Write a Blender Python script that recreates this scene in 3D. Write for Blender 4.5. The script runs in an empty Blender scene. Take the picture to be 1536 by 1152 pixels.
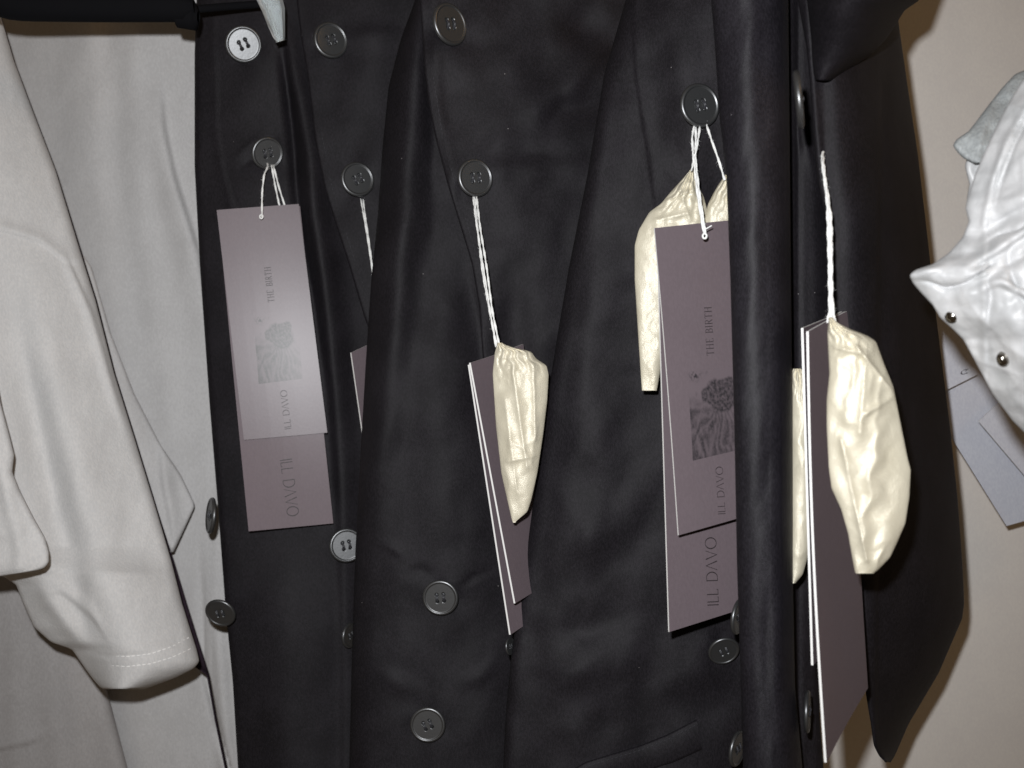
import bpy, bmesh, math, random
import numpy as np
from mathutils import Vector, Matrix, Euler
random.seed(4); rng = np.random.RandomState(7)
S = bpy.context.scene
C = S.collection
F = 1750.0                                   # focal length in photo pixels (photo 1536 wide)

# ------------------------------------------------------------------ camera
cam_d = bpy.data.cameras.new("camera"); cam = bpy.data.objects.new("camera", cam_d); C.objects.link(cam)
cam_d.sensor_width = 36.0; cam_d.lens = 36.0*F/1536.0
cam_d.clip_start = 0.02; cam_d.clip_end = 50
CM = Matrix.Translation((0, 0, 1.45)) @ Matrix.Rotation(math.radians(90-6), 4, 'X') @ Matrix.Rotation(math.radians(-3.5), 4, 'Z')
cam.matrix_world = CM
cam_d.dof.use_dof = True; cam_d.dof.focus_distance = 0.60; cam_d.dof.aperture_fstop = 11.0
S.camera = cam

# ------------------------------------------------------------------ world and flash
w = bpy.data.worlds.new("World"); S.world = w; w.use_nodes = True
bg = w.node_tree.nodes["Background"]; bg.inputs[0].default_value = (1.0, 0.72, 0.46, 1); bg.inputs[1].default_value = 0.075
FL = Vector((-0.020, 0.046, 0.0))            # the camera's own flash, beside the lens
ld = bpy.data.lights.new("camera_flash", 'SPOT'); ld.energy = 17.3; ld.shadow_soft_size = 0.007
ld.spot_size = math.radians(88); ld.spot_blend = 0.9; ld.color = (0.965, 0.98, 1.0)
lo = bpy.data.objects.new("camera_flash", ld); C.objects.link(lo)
lo.matrix_world = CM @ Matrix.Translation(FL)
rd = bpy.data.lights.new("room_lamp", 'AREA'); rd.energy = 1.1; rd.size = .35; rd.color = (1.0, .56, .20)   # warm room lamp, up to the right
ro = bpy.data.objects.new("room_lamp", rd); C.objects.link(ro)
_p = Vector((1.0, .75, .15)); _q = (Vector((.28, 0, -.78))-_p).to_track_quat('-Z', 'Y')
ro.matrix_world = CM @ Matrix.Translation(_p) @ _q.to_matrix().to_4x4()
S.view_settings.view_transform = 'Standard'; S.view_settings.look = 'None'
S.view_settings.exposure = 0.0; S.view_settings.gamma = 1.0
S.render.resolution_x = 1024; S.render.resolution_y = 768

# ------------------------------------------------------------------ helpers
R3 = CM.to_3x3()
CMn = np.array(CM)
def W(px, py, D):
    return CM @ Vector(((px-768)/F*D, -(py-576)/F*D, -D))
def Wn(px, py, D):                            # arrays -> (...,3)
    p = np.stack([(px-768)/F*D, -(py-576)/F*D, -D, np.ones_like(D)], -1)
    return (p @ CMn.T)[..., :3]
def thing(name, label, cat, loc, group=None):
    o = bpy.data.objects.new(name, None); C.objects.link(o); o.location = loc
    o.empty_display_size = 0.02
    o['label'] = label; o['category'] = cat
    if group: o['group'] = group
    return o
def tag(o, label=None, cat=None, group=None, kind=None):
    if label: o['label'] = label
    if cat: o['category'] = cat
    if group: o['group'] = group
    if kind: o['kind'] = kind
    return o
def mesh_obj(name, V, Fc, mats, parent=None, smooth=True, origin=None, midx=None):
    V = np.asarray(V, float).reshape(-1, 3)
    par_loc = np.zeros(3)
    if parent is not None:
        q = parent
        while q is not None: par_loc = par_loc + np.array(q.location); q = q.parent
        org = par_loc
    else:
        org = np.array(origin) if origin is not None else V.mean(0)
    me = bpy.data.meshes.new(name)
    me.from_pydata((V-org).tolist(), [], [tuple(int(i) for i in f) for f in Fc])
    if not isinstance(mats, (list, tuple)): mats = [mats]
    for m in mats: me.materials.append(m)
    if smooth: me.polygons.foreach_set('use_smooth', [True]*len(me.polygons))
    if midx is not None: me.polygons.foreach_set('material_index', midx)
    me.update()
    o = bpy.data.objects.new(name, me); C.objects.link(o)
    if parent is not None: o.parent = parent
    else: o.location = org
    return o
def grid_faces(nr, nc, closed=False):
    f = []
    for i in range(nr-1):
        for j in range(nc if closed else nc-1):
            k = (j+1) % nc
            f.append((i*nc+j, i*nc+k, (i+1)*nc+k, (i+1)*nc+j))
    return f
# gradient noise in numpy
_perm = rng.permutation(512); _g = rng.rand(512)*2*math.pi
def pn(x, y, seed=0):
    x = np.asarray(x, float)+seed*17.31; y = np.asarray(y, float)+seed*9.77
    xi = np.floor(x).astype(int); yi = np.floor(y).astype(int); xf = x-xi; yf = y-yi
    def gr(ix, iy, dx, dy):
        a = _g[_perm[(ix+_perm[iy & 511]) & 511]]
        return np.cos(a)*dx+np.sin(a)*dy
    u = xf*xf*xf*(xf*(xf*6-15)+10); v = yf*yf*yf*(yf*(yf*6-15)+10)
    a = gr(xi, yi, xf, yf)*(1-u)+gr(xi+1, yi, xf-1, yf)*u
    b = gr(xi, yi+1, xf, yf-1)*(1-u)+gr(xi+1, yi+1, xf-1, yf-1)*u
    return (a*(1-v)+b*v)*1.5
def fbm(x, y, o=3, seed=0):
    s = 0; a = 1
    for k in range(o): s = s+a*pn(x*2**k, y*2**k, seed+k); a *= .5
    return s
def curve(pts, q, sm=10):
    """smoothed polyline: value as a function of q; pts = [(value, q)]"""
    p = sorted(pts, key=lambda t: t[1]); Q = np.array([t[1] for t in p], float); Vv = np.array([t[0] for t in p], float)
    k = np.linspace(-1, 1, 9); wt = np.exp(-(k*1.5)**2); wt /= wt.sum()
    return sum(wi*np.interp(q+ki*sm, Q, Vv) for wi, ki in zip(wt, k))

# ------------------------------------------------------------------ materials
def newmat(name):
    m = bpy.data.materials.new(name); m.use_nodes = True
    return m, m.node_tree.nodes, m.node_tree.links, m.node_tree.nodes['Principled BSDF']
def noise_bump(N, L, b, scales, strength, dist=0.0005):
    tc = N.new('ShaderNodeTexCoord'); prev = None
    for sc, st in zip(scales, strength):
        n = N.new('ShaderNodeTexNoise'); n.inputs['Scale'].default_value = sc; n.inputs['Detail'].default_value = 4
        L.new(tc.outputs['Object'], n.inputs['Vector'])
        bp = N.new('ShaderNodeBump'); bp.inputs['Strength'].default_value = st; bp.inputs['Distance'].default_value = dist
        L.new(n.outputs['Fac'], bp.inputs['Height'])
        if prev: L.new(prev.outputs['Normal'], bp.inputs['Normal'])
        prev = bp
    L.new(prev.outputs['Normal'], b.inputs['Normal'])
    return tc
def fabric(name, c1, c2, rough=.8, spec=.3, sheen=0.0, lint=False, bump=(.5, .25), weave=2600, bs=900):
    m, N, L, b = newmat(name)
    tc = noise_bump(N, L, b, (bs, 160), bump)
    mix = N.new('ShaderNodeMix'); mix.data_type = 'RGBA'
    n1 = N.new('ShaderNodeTexNoise'); n1.inputs['Scale'].default_value = 45; n1.inputs['Detail'].default_value = 6
    n2 = N.new('ShaderNodeTexNoise'); n2.inputs['Scale'].default_value = weave*.4; n2.inputs['Detail'].default_value = 2
    mp = N.new('ShaderNodeMapping'); mp.inputs['Scale'].default_value = (1.0, 1.0, .45)
    L.new(tc.outputs['Object'], mp.inputs['Vector']); L.new(mp.outputs['Vector'], n2.inputs['Vector'])
    L.new(tc.outputs['Object'], n1.inputs['Vector'])
    ad = N.new('ShaderNodeMath'); ad.operation = 'MULTIPLY_ADD'; ad.inputs[1].default_value = .5; L.new(n1.outputs['Fac'], ad.inputs[0]); L.new(n2.outputs['Fac'], ad.inputs[2])
    mr = N.new('ShaderNodeMapRange'); mr.inputs[1].default_value = .62; mr.inputs[2].default_value = .92
    L.new(ad.outputs[0], mr.inputs[0]); L.new(mr.outputs[0], mix.inputs[0])
    mix.inputs[6].default_value = (*c1, 1); mix.inputs[7].default_value = (*c2, 1)
    out = mix.outputs[2]
    if lint:
        v = N.new('ShaderNodeTexVoronoi'); v.inputs['Scale'].default_value = 130; L.new(tc.outputs['Object'], v.inputs['Vector'])
        lt = N.new('ShaderNodeMath'); lt.operation = 'LESS_THAN'; lt.inputs[1].default_value = .04; L.new(v.outputs['Distance'], lt.inputs[0])
        sp = N.new('ShaderNodeSeparateColor'); L.new(v.outputs['Color'], sp.inputs[0])
        l2 = N.new('ShaderNodeMath'); l2.operation = 'LESS_THAN'; l2.inputs[1].default_value = .12; L.new(sp.outputs[0], l2.inputs[0])
        ml = N.new('ShaderNodeMath'); ml.operation = 'MULTIPLY'; L.new(lt.outputs[0], ml.inputs[0]); L.new(l2.outputs[0], ml.inputs[1])
        mx = N.new('ShaderNodeMix'); mx.data_type = 'RGBA'; L.new(ml.outputs[0], mx.inputs[0]); L.new(out, mx.inputs[6])
        mx.inputs[7].default_value = (.16, .15, .15, 1); out = mx.outputs[2]
    L.new(out, b.inputs['Base Color'])
    b.inputs['Roughness'].default_value = rough; b.inputs['Specular IOR Level'].default_value = spec
    b.inputs['Sheen Weight'].default_value = sheen
    return m
def plain(name, c, rough=.5, spec=.5, metal=0, bump=None, coat=0):
    m, N, L, b = newmat(name)
    b.inputs['Base Color'].default_value = (*c, 1); b.inputs['Roughness'].default_value = rough
    b.inputs['Specular IOR Level'].default_value = spec; b.inputs['Metallic'].default_value = metal
    b.inputs['Coat Weight'].default_value = coat
    if bump: noise_bump(N, L, b, [bump[0]], [bump[1]])
    return m
M = {}
M['black'] = fabric('black_cotton', (.0056, .0046, .0062), (.0130, .0110, .0140), rough=.66, spec=.24, lint=True, weave=3400, bs=2600, bump=(.30, .0), sheen=.0)
M['blacksat'] = fabric('black_cotton_smooth', (.0068, .0058, .0082), (.0155, .0136, .0178), rough=.58, spec=.27, lint=True, weave=3400, bs=2600, bump=(.30, .0))
M['darktop'] = fabric('dark_aubergine_cotton', (.020, .012, .018), (.030, .020, .028), rough=.9, spec=.1)  # dark tone painting the shade in the gap beside the white sleeve
M['white'] = fabric('white_jersey', (.52, .515, .51), (.58, .57, .56), rough=.9, spec=.15, bump=(.35, .3))
M['grey'] = fabric('pale_grey_cotton', (.475, .465, .46), (.53, .52, .515), rough=.9, spec=.15, bump=(.3, .3))
M['greyd'] = fabric('warm_grey_cotton', (.35, .335, .33), (.40, .385, .38), rough=.95, spec=.1, bump=(.3, .3))
M['leather'] = fabric('white_leather', (.47, .475, .48), (.60, .60, .605), rough=.46, spec=.7, weave=300, bump=(.25, .1))
M['leatherg'] = fabric('grey_leather', (.27, .285, .29), (.34, .36, .36), rough=.5, spec=.4, bump=(.8, .6))
M['wall'] = fabric('painted_wall', (.62, .59, .56), (.66, .63, .59), rough=.85, spec=.2, bump=(.2, .15))
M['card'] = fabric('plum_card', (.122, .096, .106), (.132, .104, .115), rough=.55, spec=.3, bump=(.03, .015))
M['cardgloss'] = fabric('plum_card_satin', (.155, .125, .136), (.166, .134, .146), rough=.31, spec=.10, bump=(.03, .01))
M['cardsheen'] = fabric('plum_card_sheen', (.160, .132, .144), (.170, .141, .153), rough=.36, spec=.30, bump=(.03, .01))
M['edge'] = plain('white_card_core', (.85, .84, .82), .8)
M['cardgrey'] = fabric('grey_card', (.50, .51, .57), (.56, .57, .62), rough=.6, spec=.3, bump=(.03, .02))
M['ink'] = plain('dark_ink', (.030, .024, .026), .5, .3)
M['string'] = plain('white_cotton_string', (.86, .86, .84), .9, .2, bump=(3000, .6))
M['thread'] = plain('button_thread', (.03, .03, .035), .45, .6)
M['button'] = plain('gunmetal_button', (.135, .137, .140), .37, .5, metal=.85, bump=(700, .05))
M['hanger'] = plain('black_velvet_hanger', (.004, .004, .005), .9, .1)
M['stud'] = plain('steel_stud', (.32, .30, .27), .16, .5, metal=1)
M['hempale'] = plain('white_sewing_thread', (.80, .79, .77), .7, .3)
M['hemdark'] = plain('black_sewing_thread', (.03, .029, .034), .7, .3)
m, N, L, b = newmat('pearl_button'); M['pearl'] = m
b.inputs['Base Color'].default_value = (.22, .215, .20, 1); b.inputs['Roughness'].default_value = .33; b.inputs['Coat Weight'].default_value = .3
m, N, L, b = newmat('clear_plastic'); M['clear'] = m
b.inputs['Base Color'].default_value = (.86, .93, .95, 1); b.inputs['Roughness'].default_value = .12
b.inputs['Transmission Weight'].default_value = .75; b.inputs['IOR'].default_value = 1.45
# waxed cream pouch cloth
m, N, L, b = newmat('cream_waxed_cotton'); M['pouch'] = m
tc = noise_bump(N, L, b, (2200, 420), (.5, .10))
n = N.new('ShaderNodeTexNoise'); n.inputs['Scale'].default_value = 70; n.inputs['Detail'].default_value = 6; L.new(tc.outputs['Object'], n.inputs['Vector'])
mx = N.new('ShaderNodeMix'); mx.data_type = 'RGBA'; L.new(n.outputs['Fac'], mx.inputs[0])
mx.inputs[6].default_value = (.58, .53, .40, 1); mx.inputs[7].default_value = (.71, .66, .53, 1)
L.new(mx.outputs[2], b.inputs['Base Color'])
b.inputs['Roughness'].default_value = .40; b.inputs['Specular IOR Level'].default_value = .9; b.inputs['Metallic'].default_value = .12
# flat print: ink density is stored per point
m, N, L, b = newmat('printed_picture'); M['print'] = m
at = N.new('ShaderNodeAttribute'); at.attribute_name = 'ink'
mx = N.new('ShaderNodeMix'); mx.data_type = 'RGBA'; L.new(at.outputs['Fac'], mx.inputs[0])
mx.inputs[6].default_value = (.130, .098, .109, 1); mx.inputs[7].default_value = (.022, .019, .022, 1)
L.new(mx.outputs[2], b.inputs['Base Color']); b.inputs['Roughness'].default_value = .5; b.inputs['Specular IOR Level'].default_value = .45
M['print'].node_tree.nodes['Mix'].inputs[6].default_value = (.127, .100, .111, 1)
M['printgloss'] = M['print'].copy(); M['printgloss'].name = 'printed_picture_satin'
M['printgloss'].node_tree.nodes['Mix'].inputs[6].default_value = (.165, .136, .148, 1); M['printgloss'].node_tree.nodes['Mix'].inputs[7].default_value = (.035, .038, .036, 1)
M['printgloss'].node_tree.nodes['Principled BSDF'].inputs['Roughness'].default_value = .36; M['printgloss'].node_tree.nodes['Principled BSDF'].inputs['Specular IOR Level'].default_value = .30

# ------------------------------------------------------------------ cloth
def cloth(name, Lp, Rp, y0, y1, depth, folds=(), rl=1.5, rr=1.5, noise=((.8, 130, 240, 1),), mat=None, root=None,
          step=4.0, sm=10, puck=(), bulge=0, solid=True, crk=()):
    """A hanging cloth: contours Lp/Rp (x,y) seen from the front, real depth rows depth=[(y,[D...])] in metres,
    folds in mm, edges rolled back with radius rl/rr in mm."""
    ys = np.arange(y0, y1+.1, step)
    XL = curve(Lp, ys, sm); XR = curve(Rp, ys, sm)
    XR = np.maximum(XR, XL+2.0)
    nk = len(depth[0][1])
    knots = [curve([(d[1][k], d[0]) for d in depth], ys, 110) for k in range(nk)]
    U = np.linspace(0, 1, nk)
    def base(u, yidx_knots):
        s = 0
        for k in range(nk):
            lk = 1.0
            for j in range(nk):
                if j != k: lk = lk*(u-U[j])/(U[k]-U[j])
            s = s+lk*yidx_knots[k]
        return s
    def relief(x, y):
        d = 0.0*x
        for f in folds:
            if f[0] == 'v':      # vertical fold: pts (x,y[,h])
                pts = f[1]; wl, wr = f[2], f[3]
                xr = curve([(p[0], p[1]) for p in pts], y, 20)
                h = curve([(p[2] if len(p) > 2 else f[4], p[1]) for p in pts], y, 20)
                s = x-xr; d = d - h*np.exp(-np.where(s < 0, s/wl, s/wr)**2)
            elif f[0] == 'h':
                pts = f[1]; wl, wr = f[2], f[3]
                yr = curve([(p[1], p[0]) for p in pts], x, 12)
                h = curve([(p[2] if len(p) > 2 else f[4], p[0]) for p in pts], x, 12)
                s = y-yr; d = d - h*np.exp(-np.where(s < 0, s/wl, s/wr)**2)
        for a, sx, sy, seed in noise:
            d = d - a*((.38 if sx < 90 else 1.5) if mat is M['black'] else 1)*fbm(x/sx+y/sx*.18, y/sy, 2, seed)
        for a, sx, sy, seed in crk:
            wx = x+sx*.25*pn(x/sx, y/sy, seed+40); wy = y+sy*.25*pn(x/sx, y/sy, seed+41)
            d = d - a*(.6-2*np.abs(pn(wx/sx+wy/sx*.4, wy/sy-wx/sy*.3, seed)))
        for bx_, by_, a, k in puck:
            dx = x-bx_; dy = y-by_; r = np.hypot(dx, dy)+1e-6; th = np.arctan2(dy, dx)
            d = d - a*np.exp(-(r/55.)**2)*np.cos(k*th+bx_)*np.minimum(r/18, 1) + .8*a*np.exp(-(r/14.)**2)
        return d
    K = 7; th = np.linspace(0, math.pi/2, K)
    ncore = int(max(8, (XR-XL).max()/step))
    core = np.linspace(0, 1, ncore)
    PX, DD = [], []
    Dm = curve([(np.mean(d[1]), d[0]) for d in depth], ys, 110)
    wpx = XR-XL
    rlp = np.minimum(rl/1000*F/Dm, .48*wpx); rrp = np.minimum(rr/1000*F/Dm, .48*wpx)
    rlm = rlp*Dm/F*1000; rrm = rrp*Dm/F*1000
    cols = []
    def D_at(x, i_all=None):
        u = np.clip((x-XL)/wpx, 0, 1)
        return base(u, knots)
    # back tail left
    back = np.array([2.6, 2.2, 1.75])   # angles past 90deg
    for a in (2.9, 2.5, 2.1, 1.8):
        x = XL+rlp*(1-math.sin(a)); cols.append((x, rlm*(1-math.cos(a)) + 0*x))
    for t in th[::-1][:-1]:
        x = XL+rlp*(1-math.sin(t)); cols.append((x, rlm*(1-math.cos(t))))
    for c in core:
        x = XL+rlp+(wpx-rlp-rrp)*c; cols.append((x, 0*x))
    for t in th[1:]:
        x = XR-rrp*(1-math.sin(t)); cols.append((x, rrm*(1-math.cos(t))))
    for a in (1.8, 2.1, 2.5, 2.9):
        x = XR-rrp*(1-math.sin(a)); cols.append((x, rrm*(1-math.cos(a))))
    X = np.stack([c[0] for c in cols], 1); DO = np.stack([c[1] for c in cols], 1)
    Y = np.repeat(ys[:, None], X.shape[1], 1)
    Uu = np.clip((X-XL[:, None])/wpx[:, None], 0, 1)
    kn = [k[:, None] for k in knots]
    D = base(Uu, kn) + (DO+relief(X, Y))/1000.0
    if bulge: D = D - bulge/1000*np.sin(np.pi*Uu)
    V = Wn(X, Y, D)
    o = mesh_obj(name, V, grid_faces(*X.shape), mat, root)
    if solid:
        md = o.modifiers.new('thickness', 'SOLIDIFY'); md.thickness = .0009; md.offset = 0.0
    def samp(px, py):
        px = float(px); py = float(py)
        yl = np.array([py]); xl = curve(Lp, yl, sm)[0]; xr = curve(Rp, yl, sm)[0]
        u = min(1, max(0, (px-xl)/max(xr-xl, 1)))
        kk = [curve([(d[1][k], d[0]) for d in depth], yl, 110)[0] for k in range(nk)]
        v = base(u, kk) + float(relief(np.array([px]), yl)[0])/1000
        if bulge: v -= bulge/1000*math.sin(math.pi*u)
        return v
    o_s = samp
    return o, o_s
def strip_on(name, pts, samp, mat, root, width=1.6, lift=.5, dash=None, n=None):
    """stitching that lies on a cloth: pts in picture coordinates follow the cloth; width in photo px"""
    P = np.array(pts, float)
    seg = np.hypot(*np.diff(P, axis=0).T); cum = np.concatenate([[0], np.cumsum(seg)])
    tot = cum[-1]; V = []; Fc = []
    period = dash[0]+dash[1] if dash else tot
    s = 0.0
    while s < tot-1:
        e = min(tot, s+(dash[0] if dash else tot)); k = 4 if dash else max(4, int((e-s)/6))
        for i in range(k+1):
            q = s+(e-s)*i/k
            x = np.interp(q, cum, P[:, 0]); y = np.interp(q, cum, P[:, 1])
            x2 = np.interp(min(q+1, tot), cum, P[:, 0]); y2 = np.interp(min(q+1, tot), cum, P[:, 1])
            x1 = np.interp(max(q-1, 0), cum, P[:, 0]); y1 = np.interp(max(q-1, 0), cum, P[:, 1])
            tx, ty = x2-x1, y2-y1; l = math.hypot(tx, ty)+1e-6; nx, ny = -ty/l, tx/l
            prof = math.sin(math.pi*(i+.25)/(k+.5)) if dash else 1
            D = samp(x, y)
            for a, dz in ((-1, .1), (-.5, .8), (.5, .8), (1, .1)):
                V.append(W(x+nx*width/2*a*prof, y+ny*width/2*a*prof, D-(lift*dz+.25)/1000))
            if i:
                bq = len(V)-8
                for j in range(3): Fc.append((bq+j, bq+j+1, bq+5+j, bq+4+j))
        s += period
    return mesh_obj(name, V, Fc, mat, root)

# ------------------------------------------------------------------ buttons
def button_mesh():
    R = .010; nr, na = 46, 72; V = []; Fc = []
    holes = [(.0019*sx, .0019*sy) for sx in (-1, 1) for sy in (-1, 1)]
    prof = []
    for i in range(nr):
        r = R*i/(nr-1)*.88
        q = r/R
        h = .0019
        if q > .80: h += .00045*math.sin((q-.80)/.08*math.pi/2)**2
        prof.append((r, h))
    for (r, h) in prof:
        for k in range(na):
            a = 2*math.pi*k/na; x, y = r*math.cos(a), r*math.sin(a); z = h
            for hx, hy in holes:
                d = math.hypot(x-hx, y-hy)
                if d < .00098: z -= .0019*(1-(d/.00098)**4)
            V.append((x, y, z))
    for r, z in [(R*.885+.00115*math.cos(a_), .00120+.00115*math.sin(a_)) for a_ in np.linspace(1.45, -1.45, 12)]+[(R*.5, 0), (0.0002, 0)]:
        for k in range(na):
            a = 2*math.pi*k/na; V.append((r*math.cos(a), r*math.sin(a), z))
    Fc = grid_faces(nr+14, na, True)
    me = bpy.data.meshes.new('button'); me.from_pydata(V, [], Fc)
    me.polygons.foreach_set('use_smooth', [True]*len(me.polygons)); me.update()
    return me
def thread_mesh():
    V = []; Fc = []
    def tube(p, q, r=.00042, n=6, k=6):
        b0 = len(V)
        for i in range(k+1):
            t = i/k; x = p[0]*(1-t)+q[0]*t; y = p[1]*(1-t)+q[1]*t; z = .0016+.0011*math.sin(math.pi*t)
            dx, dy = q[0]-p[0], q[1]-p[1]; l = math.hypot(dx, dy); nx, ny = -dy/l, dx/l
            for a in range(n):
                an = 2*math.pi*a/n; V.append((x+nx*r*math.cos(an), y+ny*r*math.cos(an), z+r*math.sin(an)))
        for i in range(k):
            for a in range(n): Fc.append((b0+i*n+a, b0+i*n+(a+1) % n, b0+(i+1)*n+(a+1) % n, b0+(i+1)*n+a))
    h = .0019
    for o_ in (-.0003, .0003):
        tube((-h+o_, -h), (-h+o_, h)); tube((h+o_, -h), (h+o_, h))
    me = bpy.data.meshes.new('thread'); me.from_pydata(V, [], Fc)
    me.polygons.foreach_set('use_smooth', [True]*len(me.polygons)); me.update(); return me
BM = {}
for k_, mm in (('button', 'button'), ('pearl', 'pearl')):
    me = button_mesh(); me.materials.append(M[mm]); BM[k_] = me
TM = thread_mesh(); TM.materials.append(M['thread'])
def button(root, px, py, D, diam, n=(0, 0), spin=0, kind='button', label=None, lift=5.2):
    """n: sideways/upward tilt of the button's face in the camera's frame, or 'flash' to face between lens and flash"""
    p = Vector(((px-768)/F*D, -(py-576)/F*D, -D+lift/1000))
    if isinstance(n, str):
        nn = ((-p).normalized()+(FL-p).normalized()).normalized()+(Vector((.10, -.07, 0)) if n == 'flash' else Vector((.15, -.12, 0))); nn.normalize()
    else:
        nn = Vector((n[0], n[1], math.sqrt(max(.01, 1-n[0]**2-n[1]**2))))
    nw = (R3 @ nn).normalized()
    up = R3 @ Vector((0, 1, 0)); xa = up.cross(nw).normalized(); ya = nw.cross(xa)
    mt = Matrix((xa, ya, nw)).transposed() @ Matrix.Rotation(spin, 3, 'Z')
    sc = diam*D/F/.020
    o = bpy.data.objects.new('button', BM[kind]); C.objects.link(o); o.parent = root
    o.matrix_local = Matrix.Translation((CM @ p)-Vector(root.location)) @ mt.to_4x4() @ Matrix.Scale(sc, 4)
    t = bpy.data.objects.new('thread', TM); C.objects.link(t); t.parent = o
    if label: o['label'] = label
    return o

# ------------------------------------------------------------------ string
def string(pts, label, rad=.0005, twist=True, group='white strings holding the tags', sm=True, extra=()):
    V = []; Fc = []
    def strand(pts, rad, ph, hel):
        P = np.array([W(*p) for p in pts]); n0 = len(P)
        t = np.linspace(0, n0-1, n0*14)
        Q = np.stack([np.interp(t, range(n0), P[:, i]) for i in range(3)], 1)
        for _ in range(16): Q[1:-1] = .25*Q[:-2]+.5*Q[1:-1]+.25*Q[2:]
        T = np.gradient(Q, axis=0); T /= np.linalg.norm(T, axis=1)[:, None]
        A = np.cross(T, np.array(R3 @ Vector((0, 0, 1)))); A /= np.linalg.norm(A, axis=1)[:, None]; B = np.cross(T, A)
        arc = np.concatenate([[0], np.cumsum(np.linalg.norm(np.diff(Q, axis=0), axis=1))])
        # resample finely for the twist
        m_ = int(arc[-1]/.0006)+4; s = np.linspace(0, arc[-1], m_)
        f = lambda Z: np.stack([np.interp(s, arc, Z[:, i]) for i in range(3)], 1)
        Q, A, B = f(Q), f(A), f(B)
        an = s/.017*2*math.pi+ph
        C_ = Q+(A*np.cos(an)[:, None]+B*np.sin(an)[:, None])*hel
        b0 = len(V); n = 7
        wob = 1+.12*np.sin(s*2100+ph)+.08*np.sin(s*900)
        for i in range(m_):
            for a in range(n):
                q = 2*math.pi*a/n
                V.append(C_[i]+(A[i]*math.cos(q)+B[i]*math.sin(q))*rad*wob[i])
        for i in range(m_-1):
            for a in range(n): Fc.append((b0+i*n+a, b0+i*n+(a+1) % n, b0+(i+1)*n+(a+1) % n, b0+(i+1)*n+a))
    for pp in (pts,)+tuple(extra):
        pp = [(pp[0][0]-1, pp[0][1]-(8 if pp[0][0] < 1200 else 20), pp[0][2]+.013)]+list(pp)
        if twist:
            strand(pp, rad*.60, 0, rad*.40); strand(pp, rad*.60, math.pi, rad*.40)
        else: strand(pp, rad, 0, 0)
        # a few loose fibres
        P = [W(*p) for p in pp]
        for k in range(len(P)*4):
            i = random.randrange(len(P)-1); t = random.random(); c = P[i].lerp(P[i+1], t)
            d = R3 @ Vector((random.uniform(-1, 1), random.uniform(-1, 1), random.uniform(-.2, .6))).normalized()
            e = c+d*random.uniform(.0012, .0026); s_ = R3 @ Vector((0.00007, 0, 0))
            b0 = len(V); V.extend([c-s_, c+s_, e, c+Vector((0, 0, .0001))]); Fc.append((b0, b0+1, b0+2)); Fc.append((b0, b0+3, b0+2))
    o = mesh_obj('string', [tuple(v) for v in V], Fc, M['string'], origin=tuple(W(*pts[0])))
    return tag(o, label, 'string', group)
def ring_at(parent, px, py, D, r=.0018, t=.0006, name='knot'):
    V = []; c = W(px, py, D)
    for i in range(20):
        a = 2*math.pi*i/20
        for j in range(8):
            q = 2*math.pi*j/8
            l = Vector(((r+t*math.cos(q))*math.cos(a), (r*1.25+t*math.cos(q))*math.sin(a), t*math.sin(q)))
            V.append(c+R3 @ l)
    V2 = [tuple(v) for v in V]
    Fc = []
    for i in range(20):
        for j in range(8): Fc.append((i*8+j, ((i+1) % 20)*8+j, ((i+1) % 20)*8+(j+1) % 8, i*8+(j+1) % 8))
    return mesh_obj(name, V2, Fc, M['string'], parent)

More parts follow.
